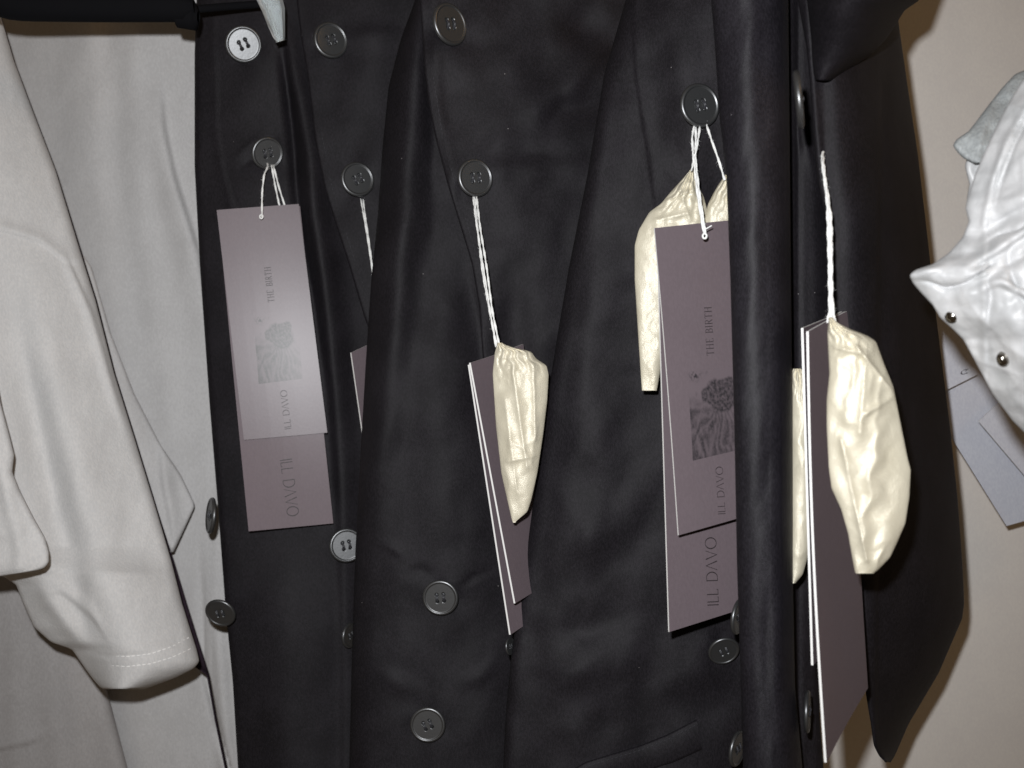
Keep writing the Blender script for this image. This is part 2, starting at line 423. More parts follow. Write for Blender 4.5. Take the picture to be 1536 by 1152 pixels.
# ------------------------------------------------------------------ cards with lettering
class Card:
    def __init__(s, TL, TR, BR, BL, label, thick=.9, mat='card', bend=1.5, edge='edge', group='plum hang tags', cat='hang tag'):
        s.c = [np.array(W(*p)) for p in (TL, TR, BR, BL)]; s.bend = bend/1000
        nrm = np.cross(s.c[1]-s.c[0], s.c[3]-s.c[0]); nrm /= np.linalg.norm(nrm)
        if np.dot(nrm, np.array(R3 @ Vector((0, 0, 1)))) < 0: nrm = -nrm
        s.n = nrm; th = thick/1000
        nu, nv = 7, 25; V = []
        for lay in (0, -th):
            for j in range(nv):
                for i in range(nu): V.append(s.pos(i/(nu-1), j/(nv-1), lay))
        Fc = []; mi = []; N1 = nu*nv
        for j in range(nv-1):
            for i in range(nu-1):
                a = j*nu+i; Fc.append((a, a+nu, a+nu+1, a+1)); mi.append(0)
                Fc.append((N1+a, N1+a+1, N1+a+nu+1, N1+a+nu)); mi.append(0)
        bd = [i for i in range(nu)]+[j*nu+nu-1 for j in range(1, nv)]+[(nv-1)*nu+i for i in range(nu-2, -1, -1)]+[j*nu for j in range(nv-2, 0, -1)]
        for k in range(len(bd)):
            a, b_ = bd[k], bd[(k+1) % len(bd)]; Fc.append((a, b_, N1+b_, N1+a)); mi.append(1)
        s.o = mesh_obj('hang_tag', V, Fc, [M[mat], M[edge]], None, smooth=False, origin=tuple((s.c[0]+s.c[1])/2), midx=mi)
        tag(s.o, label, cat, group)
    def pos(s, u, v, off=0.0):
        p = (s.c[0]*(1-u)+s.c[1]*u)*(1-v)+(s.c[3]*(1-u)+s.c[2]*u)*v
        return p+s.n*(off+s.bend*math.sin(math.pi*v)+s.bend*.35*math.sin(math.pi*u))
    def uv_of(s, px, py):
        best = None
        u, v = .5, .5
        for _ in range(30):
            def pr(u, v):
                q = CM.inverted() @ Vector(s.pos(u, v)); return np.array([768-F*q.x/q.z, 576+F*q.y/q.z])
            f = pr(u, v)-np.array([px, py]); e = 1e-3
            J = np.stack([(pr(u+e, v)-pr(u, v))/e, (pr(u, v+e)-pr(u, v))/e], 1)
            d = np.linalg.solve(J, f); u -= d[0]; v -= d[1]
            if abs(d).max() < 1e-5: break
        return u, v
    def text(s, glyphs, p0, p1, cap, flip=1, sp=.16, name='lettering'):
        """baseline runs from p0 to p1 (photo px); cap height in px, flip: side on which the letters stand"""
        a = np.array(p0, float); b_ = np.array(p1, float); d = b_-a; Ln = np.linalg.norm(d); d /= Ln; nn = np.array([d[1], -d[0]])*flip
        adv = sum(GL[g][0]+sp for g in glyphs)-sp; sc = Ln/adv
        V = []; Fc = []; x = 0
        for g in glyphs:
            w_, polys = GL[g]
            for poly in polys:
                i0 = len(V)
                for (qx, qy) in poly:
                    P = a+d*(x+qx)*sc+nn*qy*cap
                    V.append(s.pos(*s.uv_of(*P), .00012))
                for k in range(len(poly)//2-1): Fc.append((i0+2*k, i0+2*k+1, i0+2*k+3, i0+2*k+2))
            x += w_+sp
        return mesh_obj(name, V, Fc, M['ink'], s.o, smooth=False)
    def picture(s, q, strength=1.0, seed=0, mat='print'):
        """q: four corners in photo px TL TR BR BL; ink density from a drawn function"""
        nu, nv = 70, 90; V = []; ink = []
        uv = [s.uv_of(*p) for p in q]
        U_, V_ = np.meshgrid(np.linspace(0, 1, nu), np.linspace(0, 1, nv))
        sw = fbm(U_*3+V_*1.0, V_*2.2, 4, 3+seed)
        swirl = np.sin((U_*1.2+.55*V_*(U_-.1)+sw*.10)*52+4*sw)          # brushed streaks
        streak = np.clip(.36+.42*swirl+.5*fbm(U_*16-V_*3, V_*5, 3, 11), 0, 1)
        low = np.clip((V_-.42)/.5, 0, 1)**.7
        lft = np.clip(1.25-U_*.6, 0, 1)
        thb = np.arctan2(V_-.28, U_-.60)
        streak = np.clip(.50+.40*np.sin(thb*26+6*sw+3*V_)+.45*fbm(U_*18, V_*7, 3, 11), 0, 1)
        low = np.clip((V_-.22-.22*U_)/.26, 0, 1)
        dens = np.clip(low*lft*(.32+.72*streak), 0, 1)*.9
        dx = (U_-.60)/.34; dy = (V_-.30)/.235
        rr_ = np.hypot(dx, dy)+.28*fbm(U_*5, V_*5, 3, 21)
        blob = np.clip((1.0-rr_)*5, 0, 1)
        tex = np.clip(.78+.55*fbm(U_*22, V_*22, 3, 31), .3, 1)
        dens = np.where(blob > 0, dens*(1-blob)+blob*tex, dens)
        arc = np.exp(-((np.hypot((U_-.6)*1.0, (V_-.36)*1.25)-.50)/.035)**2)*np.clip(.2+fbm(U_*9, V_*9, 2, 5)*1.5, 0, 1)*(U_ < .62)
        dens = np.maximum(dens, arc*.6)
        dens = dens*np.clip(fbm(U_*40, V_*40, 2, 8)*.5+.95, 0, 1)
        top = np.exp(-(((U_-.14)/.10)**2+((V_-.05)/.05)**2))*np.clip(fbm(U_*25, V_*25, 2, 9)*2+.4, 0, 1)
        dens = np.maximum(dens, top)
        ux = np.array([[p[0] for p in uv]]); 
        for j in range(nv):
            for i in range(nu):
                a, b2 = i/(nu-1), j/(nv-1)
                wq = ((1-a)*(1-b2), a*(1-b2), a*b2, (1-a)*b2)
                u = sum(wi*p[0] for wi, p in zip(wq, uv)); v = sum(wi*p[1] for wi, p in zip(wq, uv))
                V.append(s.pos(u, v, .00010))
        o = mesh_obj('printed_picture', V, grid_faces(nv, nu), M[mat], s.o)
        at_ = o.data.attributes.new('ink', 'FLOAT', 'POINT'); at_.data.foreach_set('value', (dens*strength).ravel().tolist())
        return o
def line(x0, y0, x1, y1, w0=.07, w1=None):
    w1 = w0 if w1 is None else w1
    dx, dy = x1-x0, y1-y0; l = math.hypot(dx, dy); nx, ny = -dy/l/2, dx/l/2
    return [(x0+nx*w0, y0+ny*w0), (x0-nx*w0, y0-ny*w0), (x1+nx*w1, y1+ny*w1), (x1-nx*w1, y1-ny*w1)]
def arc(cx, cy, rx, ry, a0, a1, wt=.10, wn=.045, n=20):
    P = []
    for i in range(n+1):
        a = math.radians(a0+(a1-a0)*i/n); w_ = wn+(wt-wn)*abs(math.cos(a))
        P += [(cx+(rx-w_/2)*math.cos(a), cy+(ry-w_/2)*math.sin(a)), (cx+(rx+w_/2)*math.cos(a), cy+(ry+w_/2)*math.sin(a))]
    return P
def ser(x, y, l=.10, t=.035): return line(x-l, y, x+l, y, t)
def tri(x, y, s_): return line(x, y, x, y+s_*.14, .05, .05)
GL = {
 'I': (.12, [line(.06, 0, .06, 1, .085)]),
 'L': (.50, [line(.06, 0, .06, 1, .085), line(.06, .025, .50, .025, .055), line(.47, 0, .47, .14, .04)]),
 'D': (.80, [line(.06, 0, .06, 1, .085), line(.06, .025, .36, .025, .05), line(.06, .975, .36, .975, .05), arc(.34, .5, .44, .475, -90, 90)]),
 'V': (.78, [line(0.02, 1, .40, 0, .10, .05), line(.76, 1, .40, 0, .05, .05)]),
 'A': (.78, [line(0.02, 0, .40, 1, .05, .05), line(.78, 0, .40, 1, .10, .05)]),
 'O': (.96, [arc(.48, .5, .46, .49, 0, 360, n=36)]),
 ' ': (.40, []),
 'i': (.26, [line(.13, 0, .13, 1, .10), ser(.13, .02), ser(.13, .98)]),
 't': (.66, [line(.33, 0, .33, 1, .10), ser(.33, .02), line(.02, .97, .64, .97, .045), line(.03, .97, .03, .80, .04), line(.63, .97, .63, .80, .04)]),
 'h': (.72, [line(.12, 0, .12, 1, .10), line(.60, 0, .60, 1, .10), line(.12, .52, .60, .52, .04), ser(.12, .02), ser(.12, .98), ser(.60, .02), ser(.60, .98)]),
 'e': (.56, [line(.12, 0, .12, 1, .10), line(.02, .02, .54, .02, .045), line(.02, .98, .50, .98, .045), line(.12, .52, .40, .52, .04), line(.52, .02, .52, .18, .04), line(.49, .98, .49, .84, .04)]),
 'b': (.58, [line(.12, 0, .12, 1, .10), line(.02, .02, .30, .02, .04), line(.02, .98, .28, .98, .04), line(.12, .53, .30, .53, .04), arc(.27, .755, .22, .225, -90, 90), arc(.28, .275, .27, .255, -90, 90)]),
 'r': (.62, [line(.12, 0, .12, 1, .10), ser(.12, .02), line(.02, .98, .28, .98, .04), line(.12, .50, .30, .50, .04), arc(.27, .74, .24, .24, -90, 90), line(.30, .50, .60, 0, .10)]),
}
THE_BIRTH = 'the birth'
ILL = ['I', 'L', 'L', ' ', 'D', 'A', 'V', 'O']

# ------------------------------------------------------------------ pouches
def pouch(Lp, Rp, y0, y1, D, thick, label, seed=0, tilt=0.0, creases=(), step=2.0, neck=45, crump=1.0, name='drawstring_pouch'):
    ys = np.arange(y0, y1+.1, step); XL = curve(Lp, ys, 4); XR = np.maximum(curve(Rp, ys, 4), XL+1)
    nf = 64; u = np.linspace(0, 1, nf)
    u = .5-.5*np.cos(u*math.pi)
    X = XL[:, None]+(XR-XL)[:, None]*u; Y = np.repeat(ys[:, None], nf, 1)
    env = np.sin(np.pi*u)**.6; v = (ys-y0)/(y1-y0)
    fat = (np.sin(np.pi*np.clip(v, 0, 1)**.75)**.6*.75+.25*(1-v))[:, None]
    rid = lambda s1, s2, sd: 1-2*np.abs(pn(X/s1+Y/s1*.3, Y/s2-X/s2*.4, sd))
    wx = X+9*pn(X/30, Y/30, seed+31); wy = Y+14*pn(X/34, Y/34, seed+32)
    rd_ = lambda s1, s2, sd, t: 1-2*np.abs(pn(wx/s1+wy/s1*t, wy/s2-wx/s2*.4, sd))
    cr = (2.2*rd_(48, 240, seed, .15)+.8*rd_(60, 100, seed+3, -.5)+.22*rd_(26, 44, seed+6, .6)+.08*rd_(9, 12, seed+7, .2))*crump
    gath = np.exp(-((Y-y0)/neck)**2)*(2.0*np.abs(np.cos(u[None, :]*17+Y/30+2*pn(X/20, Y/20, seed+8)))+1.3*pn(X/7, Y/9, seed+9))
    d = -thick*env[None, :]*fat - (cr+gath)*env[None, :]
    for (x1, yy1, x2, yy2, wd, h) in creases:
        dx, dy = x2-x1, yy2-yy1; l2 = dx*dx+dy*dy
        t = np.clip(((X-x1)*dx+(Y-yy1)*dy)/l2, 0, 1); dist = np.hypot(X-x1-t*dx, Y-yy1-t*dy)
        d = d-h*np.exp(-dist/wd)*env[None, :]
    base = D+tilt*(X-X.mean())/1000
    Vf = Wn(X, Y, base+d/1000)
    db = thick*.8*env[None, :]*fat + 1.0*env[None, :]*pn(X/30, Y/40, seed+20)
    Xb = X[:, ::-1][:, 1:-1]; Vb = Wn(Xb, Y[:, 1:-1], (base+db/1000)[:, ::-1][:, 1:-1])
    V = np.concatenate([Vf, Vb], 1); nc = V.shape[1]; Fc = grid_faces(len(ys), nc, True)
    Fc.append(tuple(range(nc))); Fc.append(tuple((len(ys)-1)*nc+i for i in range(nc))[::-1])
    o = mesh_obj(name, V, Fc, M['pouch'], origin=tuple(W((XL[0]+XR[0])/2, y0, D)))
    return tag(o, label, 'pouch', 'cream drawstring pouches')

# ================================================================== THE SETTING
def wall_surface():
    V = [W(-900, -700, .86), W(2500, -700, .76), W(2500, 1900, .76), W(-900, 1900, .86)]
    o = mesh_obj('wall', [tuple(v) for v in V], [(0, 3, 2, 1)], M['wall'], smooth=False); tag(o, kind='structure')
wall_surface()

# ================================================================== LIGHT GARMENTS, LEFT
# far grey shirt (behind)
r = thing('grey_shirt', 'pale grey shirt hanging behind the white short sleeve, left of the black coats', 'shirt', W(200, 1400, .77))
cloth('body', [(-260, -150), (-260, 1300)], [(420, -150), (430, 1300)], -150, 1300,
      [(-150, (.80, .765, .76)), (600, (.80, .77, .765)), (1300, (.80, .785, .77))],
      folds=[('v', [(232, -150, 0), (236, 120, 1), (240, 190, 7), (256, 265, 8), (292, 380, 6), (310, 520, 1)], 30, 7),
             ('v', [(130, -100, 6), (140, 250, 6), (170, 500, 5), (200, 700, 2)], 46, 30),
             ('v', [(196, -100, 3), (205, 250, 4), (240, 500, 3), (260, 700, 1)], 26, 22),
             ('v', [(330, 700, 0), (322, 900, 3), (330, 1000, 5), (350, 1250, 5)], 10, 12),
             ('v', [(300, 800, 0), (308, 1010, -4), (345, 1152, -7), (380, 1300, -7)], 6, 3),
             ('v', [(200, 1000, 2), (230, 1300, 6)], 40, 60)],
      noise=((1.1, 110, 260, 2), (.3, 35, 60, 4)), crk=((.6, 90, 220, 96),), mat=M['grey'], root=r)
# sleeve of that shirt, its edge and tip
Gs, gs = cloth('sleeve', [(-60, 300), (60, 420), (120, 600), (190, 790), (252, 824), (256, 828)],
      [(60, 300), (100, 350), (136, 400), (165, 500), (200, 590), (240, 668), (270, 712), (289, 752), (291, 760), (262, 822), (259, 828)], 300, 828,
      [(300, (.745, .755)), (828, (.735, .742))], rl=2, rr=2.0, sm=5,
      folds=[('v', [(120, 350, 3), (190, 620, 5), (240, 760, 3)], 20, 24), ('v', [(240, 640, 0), (247, 720, 4), (262, 800, 2)], 5, 14)], noise=((.9, 60, 120, 5),), mat=M['grey'], root=r)
# dark lower cloth of the left corner
r = thing('taupe_shirt', 'warm grey shirt low in the left corner, below the white sleeve hem', 'shirt', W(60, 1400, .73))
Tp, tp = cloth('body', [(-260, 780), (-260, 1300)], [(70, 780), (120, 860), (150, 1000), (190, 1152), (230, 1300)], 780, 1300,
      [(780, (.70, .735, .752)), (1300, (.70, .735, .755))], rl=2, rr=9,
      folds=[('v', [(60, 800, 2), (75, 1000, 5), (110, 1300, 5)], 30, 26), ('v', [(20, 900, 3), (30, 1300, 4)], 20, 30),
             ('h', [(-100, 1122, 3), (0, 1121, 3), (45, 1112, 2), (75, 1098, 0)], 12, 3)],
      noise=((1.0, 80, 150, 8),), mat=M['greyd'], root=r)
# white short sleeve
r = thing('white_tshirt', 'white jersey t-shirt, its short sleeve with double stitched hem in front of the grey shirt', 'shirt', W(120, 1200, .66))
A_, a_s = cloth('sleeve', [(-260, -150), (-260, 820), (0, 860), (25, 876), (36, 905), (52, 940), (78, 963), (108, 972), (130, 1004), (142, 1020), (152, 1031), (160, 1036)],
      [(-40, -150), (0, 25), (20, 92), (50, 172), (82, 255), (120, 380), (142, 450), (170, 560), (202, 662), (235, 770), (256, 842), (272, 905), (294, 975), (298, 992), (290, 1002), (262, 1016), (235, 1026), (218, 1032), (206, 1036)],
      -150, 1036, [(-150, (.67, .665, .69)), (300, (.66, .652, .685)), (700, (.65, .64, .68)), (1036, (.66, .645, .665))], rl=2, rr=5, sm=4, step=3.5,
      folds=[('v', [(20, 350, 0), (25, 480, -6), (58, 640, -11), (95, 800, -10), (125, 940, -5)], 32, 26),
             ('v', [(0, 360, 2), (70, 560, 5), (130, 760, 5), (190, 950, 3)], 40, 52),
             ('v', [(96, 385, 0), (104, 400, 2), (135, 470, 2.4), (170, 590, 2), (190, 650, 0)], 9, 3),
             ('h', [(-100, 340, 1.6), (0, 342, 1.8), (60, 360, 1.8), (100, 392, 1)], 12, 3),
             ('h', [(60, 890, 0), (90, 880, 2.5), (140, 920, 2), (165, 960, 0)], 16, 8),
             ('v', [(55, 860, 0), (75, 900, 4), (120, 960, 4), (140, 1000, 0)], 16, 20),
             ('h', [(125, 975, 0), (160, 984, -.7), (220, 982, -.7), (285, 955, -.7)], 3, 3)],
      noise=((1.0, 90, 190, 12), (.3, 30, 50, 13)), crk=((.35, 60, 110, 94), (.12, 24, 30, 95)), mat=M['white'], root=r)
strip_on('hem_stitching', [(134, 976), (160, 983), (190, 985), (225, 981), (258, 970), (284, 956)], a_s, M['hempale'], r, 2.4, .5, (6, 2))
strip_on('hem_stitching', [(142, 992), (165, 998), (190, 1000), (225, 996), (258, 986), (288, 972)], a_s, M['hempale'], r, 2.4, .5, (6, 2))
q = thing('dark_top', 'dark top squeezed between the white sleeve and the grey shirt, only its edge showing', 'top', W(200, 1300, .70))  # no garment: added strip, its dark colour stands in for the sleeve's shadow
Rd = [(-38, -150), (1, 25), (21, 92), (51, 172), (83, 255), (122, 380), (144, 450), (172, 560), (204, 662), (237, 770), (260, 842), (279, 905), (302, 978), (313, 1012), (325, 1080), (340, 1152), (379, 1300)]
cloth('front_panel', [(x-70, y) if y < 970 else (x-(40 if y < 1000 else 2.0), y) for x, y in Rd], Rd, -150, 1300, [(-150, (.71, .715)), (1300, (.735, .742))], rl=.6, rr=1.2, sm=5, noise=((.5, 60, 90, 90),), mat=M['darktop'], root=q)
# foreground cuff at the far left
r = thing('cream_overshirt', 'off-white garment cut by the left frame edge, its squared lower corner showing', 'shirt', W(-60, 900, .60))
Cc, c_s = cloth('sleeve', [(-260, 380), (-260, 868)], [(-60, 380), (-20, 500), (0, 606), (12, 650), (20, 682), (17, 708), (28, 735), (50, 778), (66, 806), (72, 828), (72, 843), (66, 851), (55, 855), (20, 860), (0, 864), (-60, 868)],
      380, 868, [(380, (.60, .60, .61)), (868, (.60, .60, .605))], rl=2, rr=3.0, sm=3, step=3,
      folds=[('v', [(-20, 600, 0), (5, 720, 3), (30, 820, 2)], 12, 14), ('h', [(-60, 790, 2.0), (0, 800, 1.5), (50, 790, 0)], 12, 10)], noise=((1.0, 45, 60, 15),), mat=M['white'], root=r)

# ================================================================== HANGER
r = thing('clothes_hanger', 'black velvet hanger bar across the top left corner above the white shirts', 'hanger', W(150, 10, .62))
def bar(name, pts, rad, mat, root, n=16, flat=1.0):
    P = [W(*p) for p in pts]; V = []; Fc = []
    Q = []
    for i in range(len(P)-1):
        for k in range(8): Q.append(P[i].lerp(P[i+1], k/8))
    Q.append(P[-1])
    for _ in range(3): Q = [Q[0]]+[(Q[i-1]+Q[i]*2+Q[i+1])/4 for i in range(1, len(Q)-1)]+[Q[-1]]
    ex = R3 @ Vector((0, 0, 1)); m_ = len(Q)
    for i, q in enumerate(Q):
        t = (Q[min(i+1, m_-1)]-Q[max(i-1, 0)]).normalized(); a = t.cross(ex).normalized()
        k = min(1, .45+.55*min(i, m_-1-i)/1.0) if min(i, m_-1-i) < 1 else 1
        for j in range(n):
            an = 2*math.pi*j/n; V.append(tuple(q+(a*math.cos(an)+ex*math.sin(an)*flat)*rad*k))
    Fc = grid_faces(m_, n, True); Fc.append(tuple(range(n))); Fc.append(tuple((m_-1)*n+i for i in range(n))[::-1])
    return mesh_obj(name, V, Fc, mat, root)
bar('crossbar', [(-200, -60, .62), (-60, -30, .62), (10, 8, .62), (150, 10, .63), (292, 10, .64)], .0082, M['hanger'], r)
bar('end_cap', [(262, 20, .640), (298, 26, .645)], .0075, M['hanger'], r)
bar('thin_rod', [(290, 14, .66), (350, 9, .67), (420, 4, .68)], .0022, M['hanger'], r)
# clear plastic clip
def clip():
    V = []; Fc = []
    pr = [(378, -40, 24), (384, 0, 40), (392, 16, 36), (401, 38, 27), (409, 56, 19), (414, 64, 13)]
    for (x, y, w_) in pr:
        for dx, dd in ((0, 0), (.18, -3.0), (.5, -1.8), (.82, -3.0), (1, 0), (.8, 2.2), (.2, 2.2)):
            V.append(tuple(W(x+w_*dx, y-abs(dx)*4, .655+dd/1000)))
    Fc = grid_faces(len(pr), 7, True); Fc.append(tuple(range(7))); Fc.append(tuple((len(pr)-1)*7+i for i in range(7))[::-1])
    o = mesh_obj('hanger_clip', V, Fc, M['clear'], smooth=False)
    tag(o, 'clear plastic hanger clip tapering down beside the palest button', 'clip')
    md = o.modifiers.new('bevel', 'BEVEL'); md.width = .0005; md.segments = 2
    bar('ridge', [(398, 4, .650), (408, 30, .650), (416, 52, .650)], .00072, M['clear'], o, 8)
clip()

# ================================================================== BLACK COATS
G = 'black coats hanging side by side'
# coat 1
c1 = thing('black_coat', 'leftmost black coat, the plum tag in full view hanging on its second button', 'coat', W(420, 1500, .72), G)
p1, s1 = cloth('front_panel', [(300, -150), (296, 0), (293, 80), (293, 250), (301, 400), (315, 600), (328, 760), (340, 920), (350, 1020), (358, 1152), (366, 1300)],
      [(640, -150), (640, 1300)], -150, 1300, [(-150, (.712, .708, .735)), (300, (.708, .703, .735)), (700, (.712, .708, .735)), (1300, (.715, .71, .735))], rl=3.5, rr=2,
      folds=[('v', [(428, 30, 0), (434, 90, 5), (447, 140, 7), (463, 226, 8), (470, 320, 8), (486, 420, 7), (504, 590, 6), (515, 760, 4), (520, 1000, 2)], 9, 22),
             ('v', [(426, 50, 0), (428, 90, -6), (440, 200, -6), (450, 340, -5), (470, 450, -3), (490, 600, 0)], 9, 6),
             ('v', [(320, -50, .6), (326, 200, .6), (336, 260, .8), (350, 310, .8), (356, 330, 0)], 7, 2),
             ('v', [(420, 800, 0), (425, 900, 3), (440, 1152, 4), (450, 1300, 4)], 60, 50),
             ('h', [(350, 240, 0), (370, 222, 1.2), (392, 205, 0)], 5, 4),
             ('h', [(360, 255, 0), (375, 240, -1.2), (395, 232, 0)], 5, 4)],
      noise=((1.3, 120, 220, 21), (.35, 38, 60, 22)), puck=((403, 232, .9, 3), (368, 70, .7, 3), (335, 915, .8, 2)), mat=M['black'], root=c1)
button(c1, 368, 70, s1(368, 70), 54, 'flash', .5, 'button', 'button gleaming pale in the flash')
button(c1, 403, 232, s1(403, 232), 49, (.50, -.30), .3)
button(c1, 335, 915, .702, 47, (-.15, -.42), .2)
button(c1, 323, 772, .705, 54, (-.90, .10), 0)
button(c1, 521, 816, s1(521, 816), 51, 'near flash', .2, 'button', 'grey button half covered by the next coat')
button(c1, 525, 950, s1(525, 950), 38, (.88, .0), .2)
# coat 2
c2 = thing('black_coat', 'second black coat from the left, only a slim front edge with two dark buttons showing', 'coat', W(560, 1500, .70), G)
p2, s2 = cloth('front_panel', [(440, -150), (446, 0), (452, 52), (462, 110), (474, 210), (488, 282), (506, 340), (523, 392), (547, 474), (580, 560), (640, 680), (680, 800)],
      [(760, -150), (760, 800)], -150, 800, [(-150, (.700, .703, .715)), (300, (.692, .698, .715)), (800, (.70, .705, .715))], rl=1.1, rr=2, sm=14,
      folds=[('v', [(560, -100, 2), (562, 200, 2), (580, 500, 2)], 40, 30),
             ('h', [(520, 60, 0), (550, 50, 1.4), (600, 52, .5), (640, 70, 0)], 10, 18)],
      noise=((1.2, 100, 150, 25), (.3, 36, 60, 26)), puck=((537, 272, .9, 3), (497, 65, .9, 3)), mat=M['black'], root=c2)
strip_on('placket_stitching', [(462, 60), (472, 110), (484, 210), (498, 280), (516, 340), (532, 390), (546, 430)], s2, M['hemdark'], c2, 1.6, .25, (5, 2))
button(c2, 497, 65, s2(500, 65), 54, (.50, .0), .4)
button(c2, 537, 272, s2(537, 272), 52, (.46, .05), .5)
# coat 3
c3 = thing('black_coat', 'middle-left black coat with a rounded front fold and two grey buttons low down', 'coat', W(640, 1500, .66), G)
p3, s3 = cloth('front_panel', [(645, -150), (624, 0), (602, 60), (584, 130), (575, 220), (568, 320), (558, 420), (550, 540), (542, 680), (534, 830), (529, 980), (525, 1152), (522, 1300)],
      [(900, -150), (880, 300), (860, 700), (850, 1300)], -150, 1300, [(-150, (.668, .66, .70)), (300, (.660, .662, .70)), (700, (.658, .655, .69)), (1300, (.660, .650, .68))], rl=11, rr=2,
      folds=[('v', [(625, -100, 4), (622, 80, 7), (608, 300, 8), (590, 500, 7), (574, 650, 4), (565, 800, 0)], 24, 24),
             ('v', [(660, -100, -4), (652, 80, -6), (650, 250, -3), (650, 400, 0)], 14, 22),
             ('v', [(690, 380, -1), (715, 480, -5), (722, 600, -4), (735, 800, 0)], 26, 14),
             ('v', [(640, 500, 1), (650, 640, 4), (650, 760, 2), (650, 820, 0)], 40, 40),
             ('h', [(560, 812, 0), (590, 822, 1.6), (610, 836, 0)], 9, 7),
             ('h', [(610, 858, 0), (635, 855, -1.4), (650, 862, 0)], 8, 8),
             ('h', [(690, 880, 0), (705, 868, -1.6), (730, 858, -.6), (745, 850, 0)], 7, 7),
             ('h', [(560, 1010, 0), (600, 1025, 2.4), (640, 1040, 0)], 14, 18),
             ('h', [(680, 1030, 0), (720, 1015, 2.0), (750, 990, 0)], 14, 14)],
      noise=((1.8, 105, 170, 31), (.7, 50, 60, 32), (.22, 22, 26, 33)), crk=((.5, 150, 110, 97),), puck=((662, 893, 1.0, 3), (643, 1082, .8, 3)), mat=M['black'], root=c3)
button(c3, 662, 893, s3(662, 893), 54, (-.08, -.10), .1)
button(c3, 643, 1082, s3(643, 1082), 53, (-.05, -.03), .4)
button(c3, 764, 966, .612, 26, (.86, .1), 0)
# coat 4
c4 = thing('black_coat', 'central black coat whose button holds the long string with the cream pouch', 'coat', W(780, 1500, .66), G)
p4, s4 = cloth('front_panel', [(628, -150), (631, 0), (638, 104), (645, 160), (654, 205), (673, 278), (690, 333), (709, 396), (720, 460), (727, 560), (735, 650), (750, 800), (772, 960), (800, 1300)],
      [(1100, -150), (1060, 300), (1000, 1300)], -150, 1300, [(-150, (.632, .648, .68)), (300, (.628, .640, .675)), (500, (.635, .648, .675)), (800, (.655, .66, .675)), (1300, (.66, .665, .68))], rl=1.1, rr=2, sm=12,
      folds=[('h', [(700, 290, 0), (760, 250, 2), (820, 240, 3.5), (880, 250, 2)], 60, 30),
             ('h', [(720, 240, 0), (760, 232, -1.5), (820, 232, -2.0), (900, 225, -1)], 16, 18),
             ('h', [(760, 160, 0), (810, 165, 3), (860, 120, 4), (920, 60, 3)], 40, 30),
             ('h', [(800, 195, 0), (840, 165, -4), (900, 160, -4)], 22, 26),
             ('h', [(820, 20, 0), (860, 40, -3), (920, 70, -6)], 40, 30),
             ('v', [(650, -50, 1.0), (655, 150, 1.0), (680, 260, 1)], 8, 10),
             ('v', [(760, 360, 0), (775, 460, -5), (770, 560, -5), (775, 650, -2)], 30, 30)],
      noise=((1.6, 90, 110, 41), (.45, 36, 50, 42)), crk=((.6, 150, 120, 99),), puck=((673, 42, .8, 3), (712, 270, 1.0, 3)), mat=M['black'], root=c4)
strip_on('placket_stitching', [(641, 10), (648, 104), (664, 205), (683, 278), (700, 333), (718, 396), (728, 450)], s4, M['hemdark'], c4, 1.6, .25, (5, 2))
button(c4, 673, 42, s4(673, 42), 64, (.68, .06), .2)
button(c4, 712, 270, s4(712, 270), 57, (.44, .0), .1)
# coat 5
c5 = thing('black_coat', 'broad black coat right of centre, a welt pocket low down and the largest button', 'coat', W(960, 1500, .62), G)
L5 = [(965, -150), (940, 0), (908, 110), (882, 265), (855, 400), (838, 500), (822, 600), (808, 700), (795, 800), (780, 900), (768, 985), (760, 1070), (756, 1152), (752, 1300)]
p5, s5 = cloth('front_panel', L5, [(1200, -150), (1185, 1300)], -150, 1300,
      [(-150, (.590, .565, .562)), (160, (.585, .562, .560)), (400, (.592, .588, .592)), (800, (.60, .595, .61)), (1300, (.605, .605, .62))], rl=6, rr=2,
      folds=[('v', [(951, -100, .9), (953, 60, .9), (956, 110, .9), (965, 170, .9), (975, 230, .9), (984, 300, .8), (990, 340, 0)], 3, 12),
             ('v', [(1010, -100, 1), (1020, 100, 2), (1040, 300, 1)], 40, 30),
             ('v', [(905, 200, 2), (895, 400, 5), (880, 600, 6), (862, 760, 5), (840, 950, 2)], 34, 60),
             ('h', [(830, 760, 0), (880, 800, 3), (940, 780, 1), (990, 740, 0)], 40, 40),
             ('h', [(820, 930, 0), (880, 950, -2.5), (940, 920, -1.5), (1000, 900, 0)], 28, 20),
             ('h', [(800, 1040, 0), (860, 1010, 3), (930, 1000, 2), (980, 990, 0)], 30, 26),
             ('h', [(960, 1050, 0), (1010, 1020, 3), (1060, 1000, 2), (1100, 990, 0)], 30, 26)],
      noise=((1.6, 100, 130, 51), (.6, 46, 50, 52), (.2, 22, 26, 53)), crk=((.6, 170, 110, 98),), puck=((1045, 163, .6, 3), (1083, 970, 1.0, 3)), mat=M['black'], root=c5)
